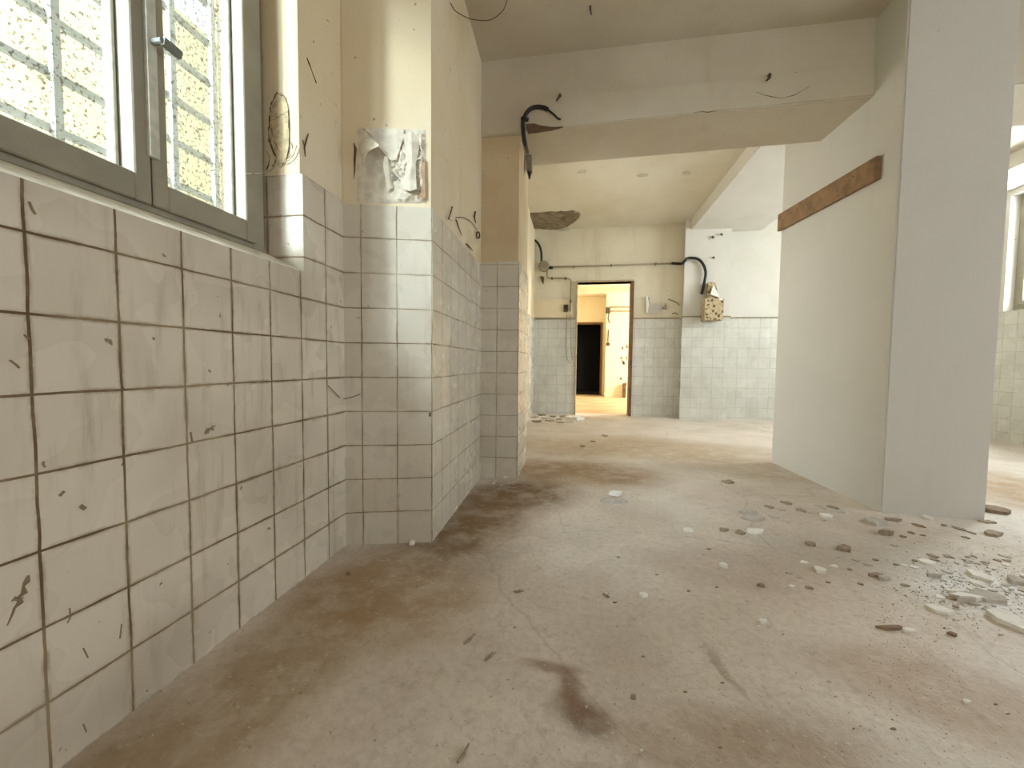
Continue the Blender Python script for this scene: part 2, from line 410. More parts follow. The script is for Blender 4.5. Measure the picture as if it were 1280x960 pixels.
# right outer wall: rear window, plus an unseen front one added for daylight
wr = panel('wall_right', (XR, -3.2), (XR, 6.6), (-1, 0), CB + .1, .3, 'tile_b', 'pl_white', 1.40,
           [(3.2 + .7, 3.2 + 2.4, 1.05, 2.35), (3.2 + 3.95, 3.2 + 5.30, 1.405, 2.64)], u0=.05, voff=-.045)
panel('wall_front', (-1.3, -3.2), (XR + .3, -3.2), (0, 1), 2.8, .3, 'tile_b', 'pl_white', 1.44, [(2.6, 3.6, 1.05, 2.1)])  # opening behind the camera is added to let in daylight

# large white column / wall stub
COL = [(1.555, 3.60), (1.618, 2.470), (2.076, 2.437), (2.10, 3.60)]
bm = bmesh.new(); prism(bm, COL, 0, 2.85)
bmesh.ops.remove_doubles(bm, verts=bm.verts, dist=1e-5)
bmesh.ops.bevel(bm, geom=[e for e in bm.edges if abs(e.verts[0].co.z - e.verts[1].co.z) > 1], offset=.008, segments=2, affect='EDGES')
struct(link('wall_column', bm, 'pl_col'))

# cross beam with its shallow step
bm = bmesh.new()
def bprism(bm, x0, x1, ya, yb, za0, za1, zt, mi=0):
    v = [bm.verts.new(p) for p in ((x0, ya, za0), (x1, ya, za1), (x1, yb, za1), (x0, yb, za0), (x0, ya, zt), (x1, ya, zt), (x1, yb, zt), (x0, yb, zt))]
    for f in ((0, 1, 2, 3), (4, 7, 6, 5), (0, 4, 5, 1), (1, 5, 6, 2), (2, 6, 7, 3), (3, 7, 4, 0)): bm.faces.new([v[i] for i in f]).material_index = mi
bprism(bm, -.72, 1.7, 2.690, 3.155, 2.275, 2.312, 2.85)
bprism(bm, -.395, 1.7, 2.676, 2.70, 2.277, 2.314, 2.478)
bprism(bm, 1.7, XR, 2.690, 3.155, 2.312, 2.33, 2.85)
bmesh.ops.bevel(bm, geom=[e for e in bm.edges if abs(e.verts[0].co.x - e.verts[1].co.x) > 1], offset=.006, segments=2, affect='EDGES')
struct(link('trim_1', bm, 'pl_ceil')); 
bm = bmesh.new(); box(bm, 1.515, 2.5, 3.15, 6.4, 2.70, 2.86)
bmesh.ops.bevel(bm, geom=[e for e in bm.edges if abs(e.verts[0].co.y - e.verts[1].co.y) > 1], offset=.008, segments=2, affect='EDGES')
struct(link('trim_2', bm, 'pl_white'))
bm = bmesh.new(); box(bm, 4.05, XR + .01, 3.15, 6.4, 2.70, 2.86)
struct(link('trim_3', bm, 'pl_white'))

# bare concrete where the rear ceiling has spalled
pts = [(655, 267), (690, 264.5), (715, 263.5), (723, 265), (725, 269), (718, 276), (708, 282), (690, 285), (672, 284), (655, 282)]
bm = bmesh.new(); ring = [on_z(x, y, CB) for x, y in pts]
ring = smooth_pts(ring + [ring[0]], 5)[:-1]
ring = [p + Vector((random.uniform(-.012, .012), random.uniform(-.02, .02), 0)) for p in ring]
cc = sum(ring, Vector()) / len(ring)
rings = []
for k_, (sc, dz) in enumerate(((1.0, .0), (.985, -.022), (.92, -.03), (.6, -.026), (.3, -.032))):
    rings.append([bm.verts.new(cc + (p - cc) * sc + Vector((0, 0, dz + (random.uniform(-.006, .006) if k_ > 1 else 0)))) for p in ring])
for A, B in zip(rings, rings[1:]):
    for j in range(len(A)): bm.faces.new((A[j], A[(j + 1) % len(A)], B[(j + 1) % len(A)], B[j]))
bm.faces.new(rings[-1])
link('spalled_concrete', bm, 'concrete', ceil_b)

# rear room beyond the doorway
bm = bmesh.new(); box(bm, -2.2, 3.6, 6.6, 12.4, -.12, 0)
k = NB('warm_dusty_floor', .8); M['floor2'] = k.color(k.mix(k.ramp(k.noise(2, 6), .35, .65), lin((206, 184, 152)), lin((190, 162, 126))))
struct(link('floor_rear_room', bm, 'floor2'))
bm = bmesh.new(); box(bm, -2.2, 3.6, 6.58, 12.4, 2.47, 2.6); box(bm, -2.1, 3.4, 9.2, 9.4, 2.36, 2.48)
struct(link('ceiling_rear_room', bm, 'pl_warm'))
panel('wall_rear_room_back', (-2.1, 10.48), (.60, 10.48), (0, -1), 2.5, .15, 'pl_warm', 'pl_warm', .0, [(1.3, 2.62, 0, 1.795)], lip=0)
bm = bmesh.new(); box(bm, .595, 3.5, 10.02, 10.6, 0, 2.5)
struct(link('wall_rear_room_pier', bm, 'pl_warm'))
bm = bmesh.new(); box(bm, -2.2, -2.1, 6.58, 10.6, 0, 2.5)
struct(link('wall_rear_room_left', bm, 'pl_warm'))
panel('wall_rear_room_right', (3.5, 6.58), (3.5, 10.1), (-1, 0), 2.5, .12, 'pl_warm', 'pl_warm', .0, [(1.5, 3.1, .9, 2.3)], lip=0)  # unseen opening added to let daylight into the far room
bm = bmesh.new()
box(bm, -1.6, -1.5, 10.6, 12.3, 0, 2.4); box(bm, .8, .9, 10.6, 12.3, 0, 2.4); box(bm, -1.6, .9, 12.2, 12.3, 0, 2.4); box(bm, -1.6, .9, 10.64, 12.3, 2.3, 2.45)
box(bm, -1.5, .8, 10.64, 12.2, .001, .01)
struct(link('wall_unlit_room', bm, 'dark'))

# door lining of the near doorway
dr = empty('door_1', (.35, YB, 0)); dr['kind'] = 'structure'
def jamb(nm, x0, x1, z0, z1, mat):
    b = bevbox(x0, x1, YB - .02, YB + .215, z0, z1, .003); part(nm, b, mat, dr)
jamb('door_jamb', -.075, -.055, 0, 2.03, 'doorpale'); jamb('door_jamb', .738, .775, 0, 2.03, 'door'); jamb('door_head', -.085, .775, 2.03, 2.05, 'doorpale')
dr2 = empty('door_2', (.2, 10.45, 0)); dr2['kind'] = 'structure'
for nm, x0, x1, z0, z1 in (('door_jamb', .50, .545, 0, 1.80), ('door_head', -.8, .545, 1.78, 1.83)):
    part(nm, bevbox(x0, x1, 10.45, 10.60, z0, z1, .003), 'door', dr2)

# yard outside the left window
bm = bmesh.new(); box(bm, -3.1, -2.9, -4, 7, -.1, 3.3)
struct(link('wall_yard', bm, 'stucco'))
bm = bmesh.new(); box(bm, -3.1, -1.3, -4, 7, -.12, 0)
struct(link('ground_yard', bm, 'soil'))

# ------------------------------------------------------------------ windows
def sash_frame(y0, y1, z0, z1, x0, x1, w0, w1, wb_, wt):
    """rectangular frame ring: stile widths w0 (low y), w1 (high y), bottom and top rails"""
    bm = bmesh.new()
    for a in ((y0, y0 + w0, z0, z1), (y1 - w1, y1, z0, z1), (y0 + w0, y1 - w1, z0, z0 + wb_), (y0 + w0, y1 - w1, z1 - wt, z1)):
        b = bmesh.new(); box(b, x0, x1, *a); bmesh.ops.bevel(b, geom=list(b.edges), offset=.003, segments=1, affect='EDGES')
        me = bpy.data.meshes.new('t'); b.to_mesh(me); b.free(); bm.from_mesh(me); bpy.data.meshes.remove(me)
    return bm
w1 = empty('window_1', (-1.12, .7, 1.16)); w1['kind'] = 'structure'
fr = part('window_frame', sash_frame(WY0, 1.300, 1.165, 2.42, -1.18, -1.105, .055, .052, .03, .05), 'frame', w1)
part('window_frame_filler', bevbox(-1.17, -1.13, 1.298, 1.321, 1.16, 2.42, .002), 'frame', w1)
for (a, b, s0, s1) in ((.155, .905, .05, .040), (.909, 1.25, .040, .042)):
    sa = part('sash', sash_frame(a, b, 1.182, 2.38, -1.165, -1.092, s0, s1, .066, .06), 'frame', w1)
    g = part('glazing_bead', sash_frame(a + s0 + .0005, b - s1 - .0005, 1.182 + .0665, 2.32, -1.16, -1.135, .012, .012, .012, .012), 'bead', w1); g.parent = sa
    g = part('pane', bevbox(-1.150, -1.146, a + s0 + .004, b - s1 - .004, 1.252, 2.318, .0005), 'glass', w1); g.parent = sa
hb = bmesh.new(); box(hb, -1.0925, -1.080, .895, .918, 1.30, 2.34)
part('astragal', hb, 'bead', w1)
# espagnolette handle
h0 = on_x(193, 50, -1.075)
hb = bevbox(-1.0915, -1.083, h0.y - .008, h0.y + .010, h0.z - .075, h0.z + .075, .003)
hp = part('handle_plate', hb, 'grey', w1)
hb = bmesh.new(); tip = on_x(226, 70, -1.045)
a0 = Vector((-1.083, h0.y, h0.z - .005)); a1 = Vector((-1.05, h0.y, h0.z - .005))
tube(hb, [a0, a1], .008, 10)
d = (tip - a1); n = len(hb.verts)
for s_, wz in ((0, .011), (1, .008)):
    pass
box(hb, -.006, .006, 0, d.length, -.010, .010)
M_ = Matrix.Translation(a1) @ d.to_track_quat('Y', 'Z').to_matrix().to_4x4()
hb.verts.ensure_lookup_table()
bmesh.ops.transform(hb, matrix=M_, verts=hb.verts[n:])
part('handle', hb, 'bars', w1)

# security grille
gl = empty('window_grille', (-1.30, .7, 1.2)); tag(gl, 'grey steel security grille of square bars outside the dirty left window', 'grille')
for y in [1.15 + .15 * i for i in range(-7, 2)]:
    b = bmesh.new(); box(b, -1.308, -1.292, y - .009, y + .009, 1.10, 2.44); part('vertical_bar', b, 'bars', gl)
for z in [1.225 + .135 * i for i in range(0, 9)]:
    b = bmesh.new(); box(b, -1.325, -1.3085, .10, 1.33, z - .008, z + .008); part('horizontal_bar', b, 'bars', gl)

# hidden window of the far left wall, added to let in daylight
w4 = empty('added_window_4', (-.83, 4.1, 1.15)); w4['kind'] = 'structure'
part('window_frame', sash_frame(3.53, 4.73, 1.15, 2.35, -.86, -.80, .05, .05, .05, .05), 'frame', w4)
# right rear window
w2 = empty('window_2', (XR + .1, 4.6, 1.4)); w2['kind'] = 'structure'
def part_x(nm, bm, mat): return part(nm, bm, mat, w2)
part_x('window_frame', sash_frame(3.95, 5.30, 1.405, 2.64, XR + .10, XR + .17, .05, .05, .06, .05), 'frame')
for a, b in ((4.0, 4.62), (4.63, 5.25)):
    part_x('sash', sash_frame(a, b, 1.465, 2.59, XR + .09, XR + .15, .05, .05, .05, .05), 'frame')
    part_x('pane', bevbox(XR + .12, XR + .124, a + .045, b - .045, 1.512, 2.545, .0005), 'glass2')
w3 = empty('added_window_3', (XR + .1, 1.55, 1.05)); w3['kind'] = 'structure'  # unseen front window, added to let in daylight
part('window_frame', sash_frame(.7, 2.4, 1.05, 2.35, XR + .10, XR + .17, .06, .06, .06, .06), 'frame', w3)

# ------------------------------------------------------------------ board on the column
a, b = Vector((1.618, 2.470)), Vector((1.555, 3.60)); dcol = (b - a).normalized(); ncol = Vector((-dcol.y, dcol.x))
if ncol.x > 0: ncol = -ncol
def colpt(s, t, z): q = a + dcol * s + ncol * t; return Vector((q.x, q.y, z))
s0, s1 = .125, 1.135
def board(t0, t1, s0, s1, zo=0.0, shr=0.0):
    bm = bmesh.new(); vs = []
    for s, zb, zt in ((s0, 1.815, 1.943), (s1, 1.852, 1.985)):
        for t in (t0, t1):
            vs += [bm.verts.new(colpt(s, t, zb + shr + zo)), bm.verts.new(colpt(s, t, zt - shr + zo))]
    for f in ((0, 1, 3, 2), (4, 6, 7, 5), (0, 2, 6, 4), (1, 5, 7, 3), (0, 4, 5, 1), (2, 3, 7, 6)): bm.faces.new([vs[i] for i in f])
    bmesh.ops.bevel(bm, geom=list(bm.edges), offset=.002, segments=1, affect='EDGES')
    return bm
br = empty('wooden_board', colpt(.6, .01, 1.82)); tag(br, 'weathered brown plank fixed along the white column wall', 'board')
part('plank', board(.001, .028, s0, s1), 'wood', br)
for s in (.3, .62, .95):
    nb = bmesh.new(); p = colpt(s, .0275, 1.90 + s * .03); tube(nb, [p, colpt(s, .0305, 1.90 + s * .03)], .005, 8)
    part('nail_head', nb, 'darkmetal', br)

# ------------------------------------------------------------------ services on the back wall
YP = YB - .01          # plaster face of back wall
def yb(px, py, off=.012): p = on_y(px, py, YP); p.y = YP - off; return p
cr = empty('wall_conduit', yb(760, 332)); tag(cr, 'long thin horizontal conduit running above the doorway to the black cable', 'conduit')
b = bmesh.new(); tube(b, [yb(686, 334), yb(720, 333.4), yb(840, 329.5)], .012, 10); part('pipe', b, 'conduit', cr, True)
for px, py in ((717, 333.6), (764, 332), (820, 330)):
    p = yb(px, py, .014); b = bevbox(p.x - .012, p.x + .012, YP - .03, YP, p.z - .024, p.z + .018, .003); part('clip', b, 'grey', cr)

pf = 6.19
b = bmesh.new(); P = [yb(839, 329.6, .022), yb(851, 330, .024)]
for x, y in ((855, 327), (859, 323.5), (866, 323), (873, 325), (879, 332), (881.5, 341), (880.5, 350), (878.5, 359), (876.5, 368)):
    q = on_y(x, y, pf); q.y = pf - .022; P.append(q)
tube(b, smooth_pts(P, 5), .019, 10); o = link('cable', b, 'black', None, True); recenter(o)
tag(o, 'thick black cable arching from the conduit down into the floral box', 'cable')

q0, q1 = on_y(881.5, 373, 6.02), on_y(904, 400, 6.02)
fx = empty('fuse_box', ((q0.x + q1.x) / 2, pf, q1.z)); tag(fx, 'wall box covered in brown floral pattern at the tile edge of the pilaster', 'fuse box')
part('box_body', bevbox(q0.x, q1.x, 6.02, pf - .001, q1.z, q0.z, .004), 'floral', fx)
b = bmesh.new(); z0, z1 = q0.z, q0.z + .24; xa, xb = q0.x, q1.x
v = [b.verts.new(p) for p in ((xa + .05, 6.07, z0), (xb - .04, 6.07, z0), (xb - .04, pf - .001, z0), (xa + .05, pf - .001, z0),
                              (xa + .06, 6.12, z1), (xa + .15, 6.12, z1), (xa + .15, pf - .001, z1), (xa + .06, pf - .001, z1))]
for f in ((0, 1, 2, 3), (4, 7, 6, 5), (0, 4, 5, 1), (1, 5, 6, 2), (2, 6, 7, 3), (3, 7, 4, 0)): b.faces.new([v[i] for i in f])
bmesh.ops.bevel(b, geom=list(b.edges), offset=.006, segments=2, affect='EDGES'); part('tapered_hood', b, 'floral', fx)
b = bmesh.new(); zc = z0 + .06
vs = [b.verts.new(p) for p in ((xa + .075, 6.050, zc), (xa + .20, 6.046, zc - .05), (xa + .12, 6.085, zc + .14), (xa + .075, 6.062, zc - .004), (xa + .20, 6.060, zc - .054), (xa + .12, 6.100, zc + .14))]
for f in ((0, 1, 2), (3, 5, 4), (0, 3, 4, 1), (1, 4, 5, 2), (2, 5, 3, 0)): b.faces.new([vs[i] for i in f])
part('torn_flap', b, 'white', fx)
b = bmesh.new(); p = on_y(902, 374, 6.02); vv = box(b, p.x - .04, p.x + .012, 6.008, 6.02, p.z - .012, p.z + .012); part('latch', b, 'white', fx)

# junction box left of the doorway
p = yb(680, 333, 0)
jb = empty('junction_box', (p.x, YP, p.z - .05)); tag(jb, 'round cream junction box above left of the doorway', 'junction box')
b = bmesh.new(); tube(b, [(p.x, YP, p.z), (p.x, YP - .045, p.z), (p.x, YP - .05, p.z)], [.085, .082, .074], 14); part('box_body', b, 'conduit', jb, False)
b = bmesh.new(); tube(b, [(p.x, YP - .048, p.z), (p.x, YP - .056, p.z)], .05, 14); part('lid', b, 'grey', jb)
b = bmesh.new(); q = yb(687, 335, .02); tube(b, [(q.x - .015, YP - .02, q.z), (q.x + .05, YP - .02, q.z)], .022, 8); part('cable_gland', b, 'black', jb)
b = bmesh.new(); tube(b, smooth_pts([yb(655, 296, .03), yb(662, 299, .03), yb(670, 302, .03), yb(675, 309, .03), yb(677, 318, .03), yb(677, 328, .03)], 5), .017, 10)
o = recenter(link('cable', b, 'black', None, True)); tag(o, 'short thick black cable dropping into the round junction box', 'cable')
b = bmesh.new(); tube(b, smooth_pts([yb(684, 339, .014), yb(684.5, 346, .014), yb(688, 348, .014), yb(700, 348, .014), yb(710, 348.5, .014), yb(713.5, 352, .014), yb(713.5, 365, .014), yb(713, 389, .014)], 4), .011, 8)
cr2 = empty('wall_conduit', yb(713, 389, .0)); tag(cr2, 'bent conduit stepping down from the junction box to the switch', 'conduit')
part('pipe', b, 'conduit', cr2, True)
for px, py in ((690, 348.2), (707, 348.2), (713.5, 377)):
    q = yb(px, py, 0); part('clip', bevbox(q.x - .012, q.x + .012, YP - .028, YP, q.z - .018, q.z + .018, .003), 'darkmetal', cr2)
p = yb(707.5, 385, 0)
sw = empty('light_switch', (p.x, YP, p.z)); tag(sw, 'broken dark switch box with bare wiring left of the doorway', 'switch')
part('back_box', bevbox(p.x - .035, p.x + .035, YP - .03, YP, p.z - .06, p.z + .05, .006), 'darkmetal', sw)
part('switch_mechanism', bevbox(p.x - .018, p.x + .02, YP - .045, YP - .0305, p.z - .03, p.z + .03, .004), 'black', sw)
YT = YB
for L, lab in (([(708.5, 390), (708, 400), (708, 415), (707, 435), (709, 448), (713, 455)], 'thin loose wire hanging from the switch, ending in a hook'),
               ([(712, 392), (714, 402), (713.5, 420), (714, 440), (716, 450)], 'thin loose wire hanging straight beside the hooked wire')):
    b = bmesh.new(); tube(b, smooth_pts([yb(x, y, .018) for x, y in L], 4), .0045, 6); o = recenter(link('hanging_wire', b, 'grey', None, True)); tag(o, lab, 'wire')

# broken plaster right of doorway: raised rim, hollow, dark edge
def slab(name, pts, th, mat, plane, parent, off=0.0, jit=.0):
    """polygon of photo points laid on a wall, extruded towards the room"""
    bm = bmesh.new(); F_ = []; K_ = []
    for x, y in pts:
        p, n_ = plane(x, y); p = p + n_ * off
        if jit: p += Vector((random.uniform(-jit, jit), 0, random.uniform(-jit, jit)))
        K_.append(bm.verts.new(p)); F_.append(bm.verts.new(p + n_ * th))
    bm.faces.new(F_); bm.faces.new(list(reversed(K_)))
    for j in range(len(F_)): bm.faces.new((K_[j], K_[(j + 1) % len(F_)], F_[(j + 1) % len(F_)], F_[j]))
    if parent is None: return recenter(link(name, bm, mat))
    if parent.type == 'EMPTY': return part(name, bm, mat, parent)
    return link(name, bm, mat, parent)
backp = lambda x, y: (on_y(x, y, YP), Vector((0, -1, 0)))
g = empty('plaster_hollow', yb(820, 392, 0)); tag(g, 'hollow of broken plaster with dark left edge, right of the doorway', 'broken plaster')
slab('filler', [(811, 379), (818, 379.5), (824, 381), (828, 385), (824, 390), (818, 392), (809, 392)], .006, 'greyfr', backp, g)
slab('rim', [(808, 370), (810, 371), (811, 380), (809.5, 391), (807.5, 391)], .018, 'white', backp, g)
slab('dark_gap', [(809.8, 371), (811.2, 372), (811.4, 380), (810.2, 380)], .012, 'crack', backp, g)
slab('loose_chip', [(828, 385), (831, 383), (832, 379), (833.5, 387), (830, 386.5)], .02, 'darkfr', backp, g)
for L, lab in (([(835, 374), (841, 376), (847, 379), (849, 382)], 'slanting dark crack beside the plaster hollow'), ([(840, 392), (844, 391), (847, 393)], 'short dark crack at the tile edge by the pilaster')):
    b = bmesh.new(); tube(b, [yb(x, y, .002) for x, y in L], .006, 5); link('crack', b, 'crack', wb)
g = slab('plaster_hole', [(675, 345), (680, 346), (680, 352), (679, 356), (677, 352)], .004, 'crack', backp, wb)
slab('stain', [(662, 375), (700, 374), (716, 376), (716, 396), (700, 397), (661, 397)], .002, 'concrete' if False else 'pl_yel', backp, wb)
slab('flake_line', [(694, 288), (703, 286.5), (712, 287.5), (703, 289)], .01, 'greyfr', backp, wb)
# worn ledge on top of the dado
b = bmesh.new(); box(b, -.7, -.09, YB - .012, YB, 1.468, 1.484); box(b, .78, 1.43, YB - .012, YB, 1.468, 1.484); box(b, 1.43, 2.07, 6.178, 6.2, 1.468, 1.482); box(b, 2.07, XR, YB - .012, YB, 1.468, 1.482)
struct(link('trim_4', b, flat('brown_dado_edge', (150, 132, 100), .9)))

# beyond the doorway
g = empty('wall_pipes', on_y(772, 390, 10.0)); tag(g, 'pair of thin pipes with a cracked bracket on the yellow wall seen through the doorway', 'pipes')
for L in ([(762, 384), (790, 384)], [(762, 389), (790, 389)], [(758, 386), (761, 392), (760, 398), (762, 404)]):
    b = bmesh.new(); tube(b, [on_y(x, y, 9.99) for x, y in L], .014, 6); part('pipe', b, 'darkmetal' if len(L) > 2 else 'conduit', g)
p = on_y(760, 388, 9.99); part('bracket', bevbox(p.x - .05, p.x + .05, 9.97, 10.018, p.z - .07, p.z + .07, .005), 'darkmetal', g)
b = bmesh.new(); tube(b, [on_y(x, y, 10.005) for x, y in ((761, 412), (760, 424), (760, 429))], .012, 5)
p = on_y(760, 430, 10.0)
g = empty('pull_switch', (p.x, 10.01, p.z)); tag(g, 'small dark switch on a cord on the yellow wall through the doorway', 'switch'); part('cord', b, 'darkmetal', g)
part('switch_body', bevbox(p.x - .04, p.x + .04, 9.98, 10.018, p.z - .04, p.z + .03, .005), 'darkmetal', g)
bk = bpy.data.objects['wall_rear_room_pier']
yw = lambda x, y: (on_y(x, y, 10.02), Vector((0, -1, 0)))
for i in range(9):
    x = random.uniform(776, 784); y = random.uniform(415, 488)
    slab('peeled_spot', [(x + random.uniform(-1.5, 0), y - random.uniform(1, 4)), (x + random.uniform(.5, 1.8), y - 1), (x + 1, y + random.uniform(1, 3)), (x - 1, y + 1)], .006, 'concrete', yw, bk)
p = on_y(780, 487, 9.95); b = bevbox(p.x - .03, p.x + .04, 9.9, 10.0, 0, .34, .005)
o = recenter(link('wooden_post', b, 'door')); tag(o, 'short brown wooden post standing at the yellow wall through the doorway', 'post')

# ------------------------------------------------------------------ services on the cross beam
YF = 2.676
def bf(px, py, off=.012): p = on_y(px, py, YF); p.y = YF - off; return p
b = bmesh.new()
pts = [on_x(659, 190, -.385), bf(656.5, 180), bf(654.5, 168), bf(654, 155), bf(657, 145), bf(663, 138), bf(671, 135), bf(680, 136), bf(685, 138.5)]
tube(b, smooth_pts(pts, 5), .0125, 10); tube(b, smooth_pts([bf(684, 138), bf(692, 144), bf(697, 149), bf(701, 150.5)], 4), .006, 8)
tube(b, [bf(652, 150, .02), bf(661, 151, .012)], .011, 8)
o = recenter(link('cable', b, 'black', None, True)); tag(o, 'thick black cable curling up over the left end of the cross beam', 'cable')
q = on_x(660, 200, -.40)
g = empty('junction_box', (-.409, q.y, q.z)); tag(g, 'small grey junction box under the left end of the cross beam', 'junction box')
qt, qb = on_x(660, 188, -.40), on_x(660, 216, -.40)
part('box_body', bevbox(-.4085, -.372, q.y - .035, q.y + .04, qb.z, qt.z, .004), 'grey', g)
b = bmesh.new(); tube(b, [(-.388, q.y - .01, qt.z - .004), (-.388, q.y - .01, qt.z + .05)], .014, 8); part('cable_gland', b, 'black', g)
b = bmesh.new(); tube(b, [(-.388, q.y, qb.z + .004), (-.388, q.y, qb.z - .022), (-.388, q.y + .004, qb.z - .05)], [.014, .012, .004], 8); part('cut_cable_end', b, 'black', g)
bmf = lambda x, y: (on_y(x, y, YF), Vector((0, -1, 0)))
tb = bpy.data.objects['trim_1']
o = slab('rusty_bracket', [(658, 156), (667, 155.5), (676, 158), (690, 160), (704, 159.5), (690, 163.5), (676, 165.5), (660, 167.5)], .012, flat('rusty_bracket_brown', (112, 88, 66), .85, 0, .2, 50), bmf, None)
tag(o, 'tapering rusty bracket on the lower edge of the cross beam', 'bracket')
for L, lab in (([(700, 120), (698.5, 124), (696, 129)], 'short dark bolt stub on the left of the cross beam face'),
               ([(961, 95), (960, 100), (956, 104)], 'short dark bolt stub on the right of the cross beam face')):
    b = bmesh.new(); P = [bf(x, y, .012 + .006 * i) for i, (x, y) in enumerate(L)]; tube(b, [bf(L[0][0], L[0][1], -.01)] + P, [.009, .009, .008, .005], 8)
    o = recenter(link('bolt_stub', b, 'darkmetal', None, True)); tag(o, lab, 'bolt')
b = bmesh.new(); p = on_z(738, 8, CF); tube(b, [p + Vector((0, 0, .01)), p + Vector((0, -.005, -.015)), p + Vector((.006, .02, -.03))], [.006, .006, .003], 6)
o = recenter(link('ceiling_hook', b, 'darkmetal', None, True)); tag(o, 'tiny dark hook hanging from the ceiling before the cross beam', 'hook')
for L in ([(945, 115), (956, 119), (965, 121), (977, 123), (985, 121), (993, 119), (1005, 112), (1012, 108)], [(868, 141), (875, 139), (885, 140.5), (897, 138)]):
    mark_b = bmesh.new(); tube(mark_b, [bf(x, y, .0005) for x, y in L], [.0008 + .0006 * (i % 3) for i in range(len(L))], 5); link('crack', mark_b, 'crack', tb)
# thin wire looping from wall to ceiling
b = bmesh.new(); P = [on_x(563, 4, -.60), on_x(571, 15, -.58), on_z(590, 24, CF - .035), on_z(612, 25, CF - .05), on_z(628, 14, CF - .02), on_z(634, 0, CF - .005)]
tube(b, smooth_pts(P, 6), .0022, 6); o = recenter(link('loose_wire', b, 'darkmetal', None, True)); tag(o, 'thin dark wire looping across the ceiling above the left pier', 'wire')

# rear ceiling flakes
for i, (x, y, w, h, m, lab) in enumerate(((727, 212.5, 12, 1.6, 'white', 'thin pale paint flake curling off the rear ceiling near the beam, leftmost'),
        (803, 217, 15, 2.6, 'white', 'white paint flake curling off the rear ceiling near the beam centre'),
        (858, 214.5, 11, 1.8, 'white', 'small pale paint flake on the rear ceiling left of the lengthwise beam'))):
    c = on_z(x, y, CB - .002); e = on_z(x + w / 2, y, CB - .002); d_ = on_z(x, y - h / 2, CB - .002)
    b = bmesh.new(); W = (e - c).length; Dp = (d_ - c).length * .8; gr = {}
    for a_ in range(7):
        for c_ in range(4):
            s, t = a_ / 3 - 1, c_ / 1.5 - 1
            zz = 0 if c_ == 0 else -.03 * (t + 1) ** 1.3 * (.6 + .4 * noise.noise(Vector((a_, c_, i * 9))))
            gr[a_, c_] = b.verts.new(c + Vector((s * W * (1 - .25 * abs(t)) , -t * Dp + random.uniform(-.008, .008), zz)))
    for a_ in range(6):
        for c_ in range(3): b.faces.new((gr[a_, c_], gr[a_ + 1, c_], gr[a_ + 1, c_ + 1], gr[a_, c_ + 1]))
    bmesh.ops.solidify(b, geom=list(b.faces), thickness=.003)
    o = recenter(link('paint_flake', b, m)); tag(o, lab, 'paint flake')
# holes at the top of the white rear pilaster
for x, y, r in ((914.5, 281.5, 2.2), (891, 296.5, 2.0), (902, 293, 1.8), (892, 322, 1.6)):
    wp = bpy.data.objects['wall_back_pilaster']
    slab('screw_hole', [(x - r * 1.3, y), (x - .5, y - r), (x + r, y - .6), (x + r * .8, y + r * .7), (x - .5, y + r)], .004, 'crack', lambda a_, b_: (on_y(a_, b_, 6.197), Vector((0, -1, 0))), wp)

# ------------------------------------------------------------------ left pilaster: peeling plaster
e1 = (Vector((-.622, 1.668, 0)) - Vector((-.97, 1.568, 0))).normalized(); n1 = Vector((e1.y, -e1.x, 0))
a1 = Vector((-.97, 1.568, 0)) - n1 * .01
def pp(px, py):
    r = ray(px, py); t = (a1 - O).dot(n1) / r.dot(n1); return O + r * t, n1
pe = empty('peeling_plaster', pp(490, 250)[0]); tag(pe, 'torn curling sheets of white plaster peeling above the tiles of the near pilaster', 'peeling plaster')
# exposed crumbly layer as a relief
b = bmesh.new(); NX, NY = 64, 62; G = {}
x0, x1, y0, y1 = 446, 532.5, 161.5, 254.5
for i in range(NX + 1):
    for j in range(NY + 1):
        u, v = i / NX, j / NY
        p, n_ = pp(x0 + (x1 - x0) * u, y0 + (y1 - y0) * v)
        h = .003
        cr_ = max(0, min(1, (u - .45 - .12 * math.sin(v * 9)) * 5)) * (1 if v > .08 else 0)
        q = Vector((u * 7, v * 8, 3.1))
        h += cr_ * (.004 + .020 * max(0, noise.fractal(q * 1.3, 1.0, 2.1, 4)) + .008 * abs(noise.noise(q * 3)))
        lo = max(0, 1 - abs(v - .95) * 7) * max(0, min(1, (u - .3) * 5)); h += lo * .012 * abs(noise.noise(q * 2.2))
        h += .0015 * noise.noise(q * 4)
        edge = min(u, 1 - u, v, 1 - v) * 18
        G[i, j] = b.verts.new(p + n_ * (h * min(1, edge)))
for i in range(NX):
    for j in range(NY): b.faces.new((G[i, j], G[i + 1, j], G[i + 1, j + 1], G[i, j + 1]))
part('crumbled_layer', b, 'rubpl', pe)
def sheet(name, outline, lift, mat='rubpl', th=.0015):
    """curling sheet: outline = rows of photo points (left..right), lift per point"""
    b = bmesh.new(); R = []
    for row, lr in zip(outline, lift):
        rr = []
        for (x, y), l in zip(row, lr): p, n_ = pp(x, y); rr.append(b.verts.new(p + n_ * l))
        R.append(rr)
    for A, B in zip(R, R[1:]):
        for j in range(len(A) - 1): b.faces.new((A[j], A[j + 1], B[j + 1], B[j]))
    bmesh.ops.subdivide_edges(b, edges=list(b.edges), cuts=3, use_grid_fill=True, smooth=.6)
    for v_ in b.verts: v_.co += n1 * (.0015 * noise.noise(v_.co * 60))
    bmesh.ops.solidify(b, geom=list(b.faces), thickness=th)
    return part(name, b, mat, pe)
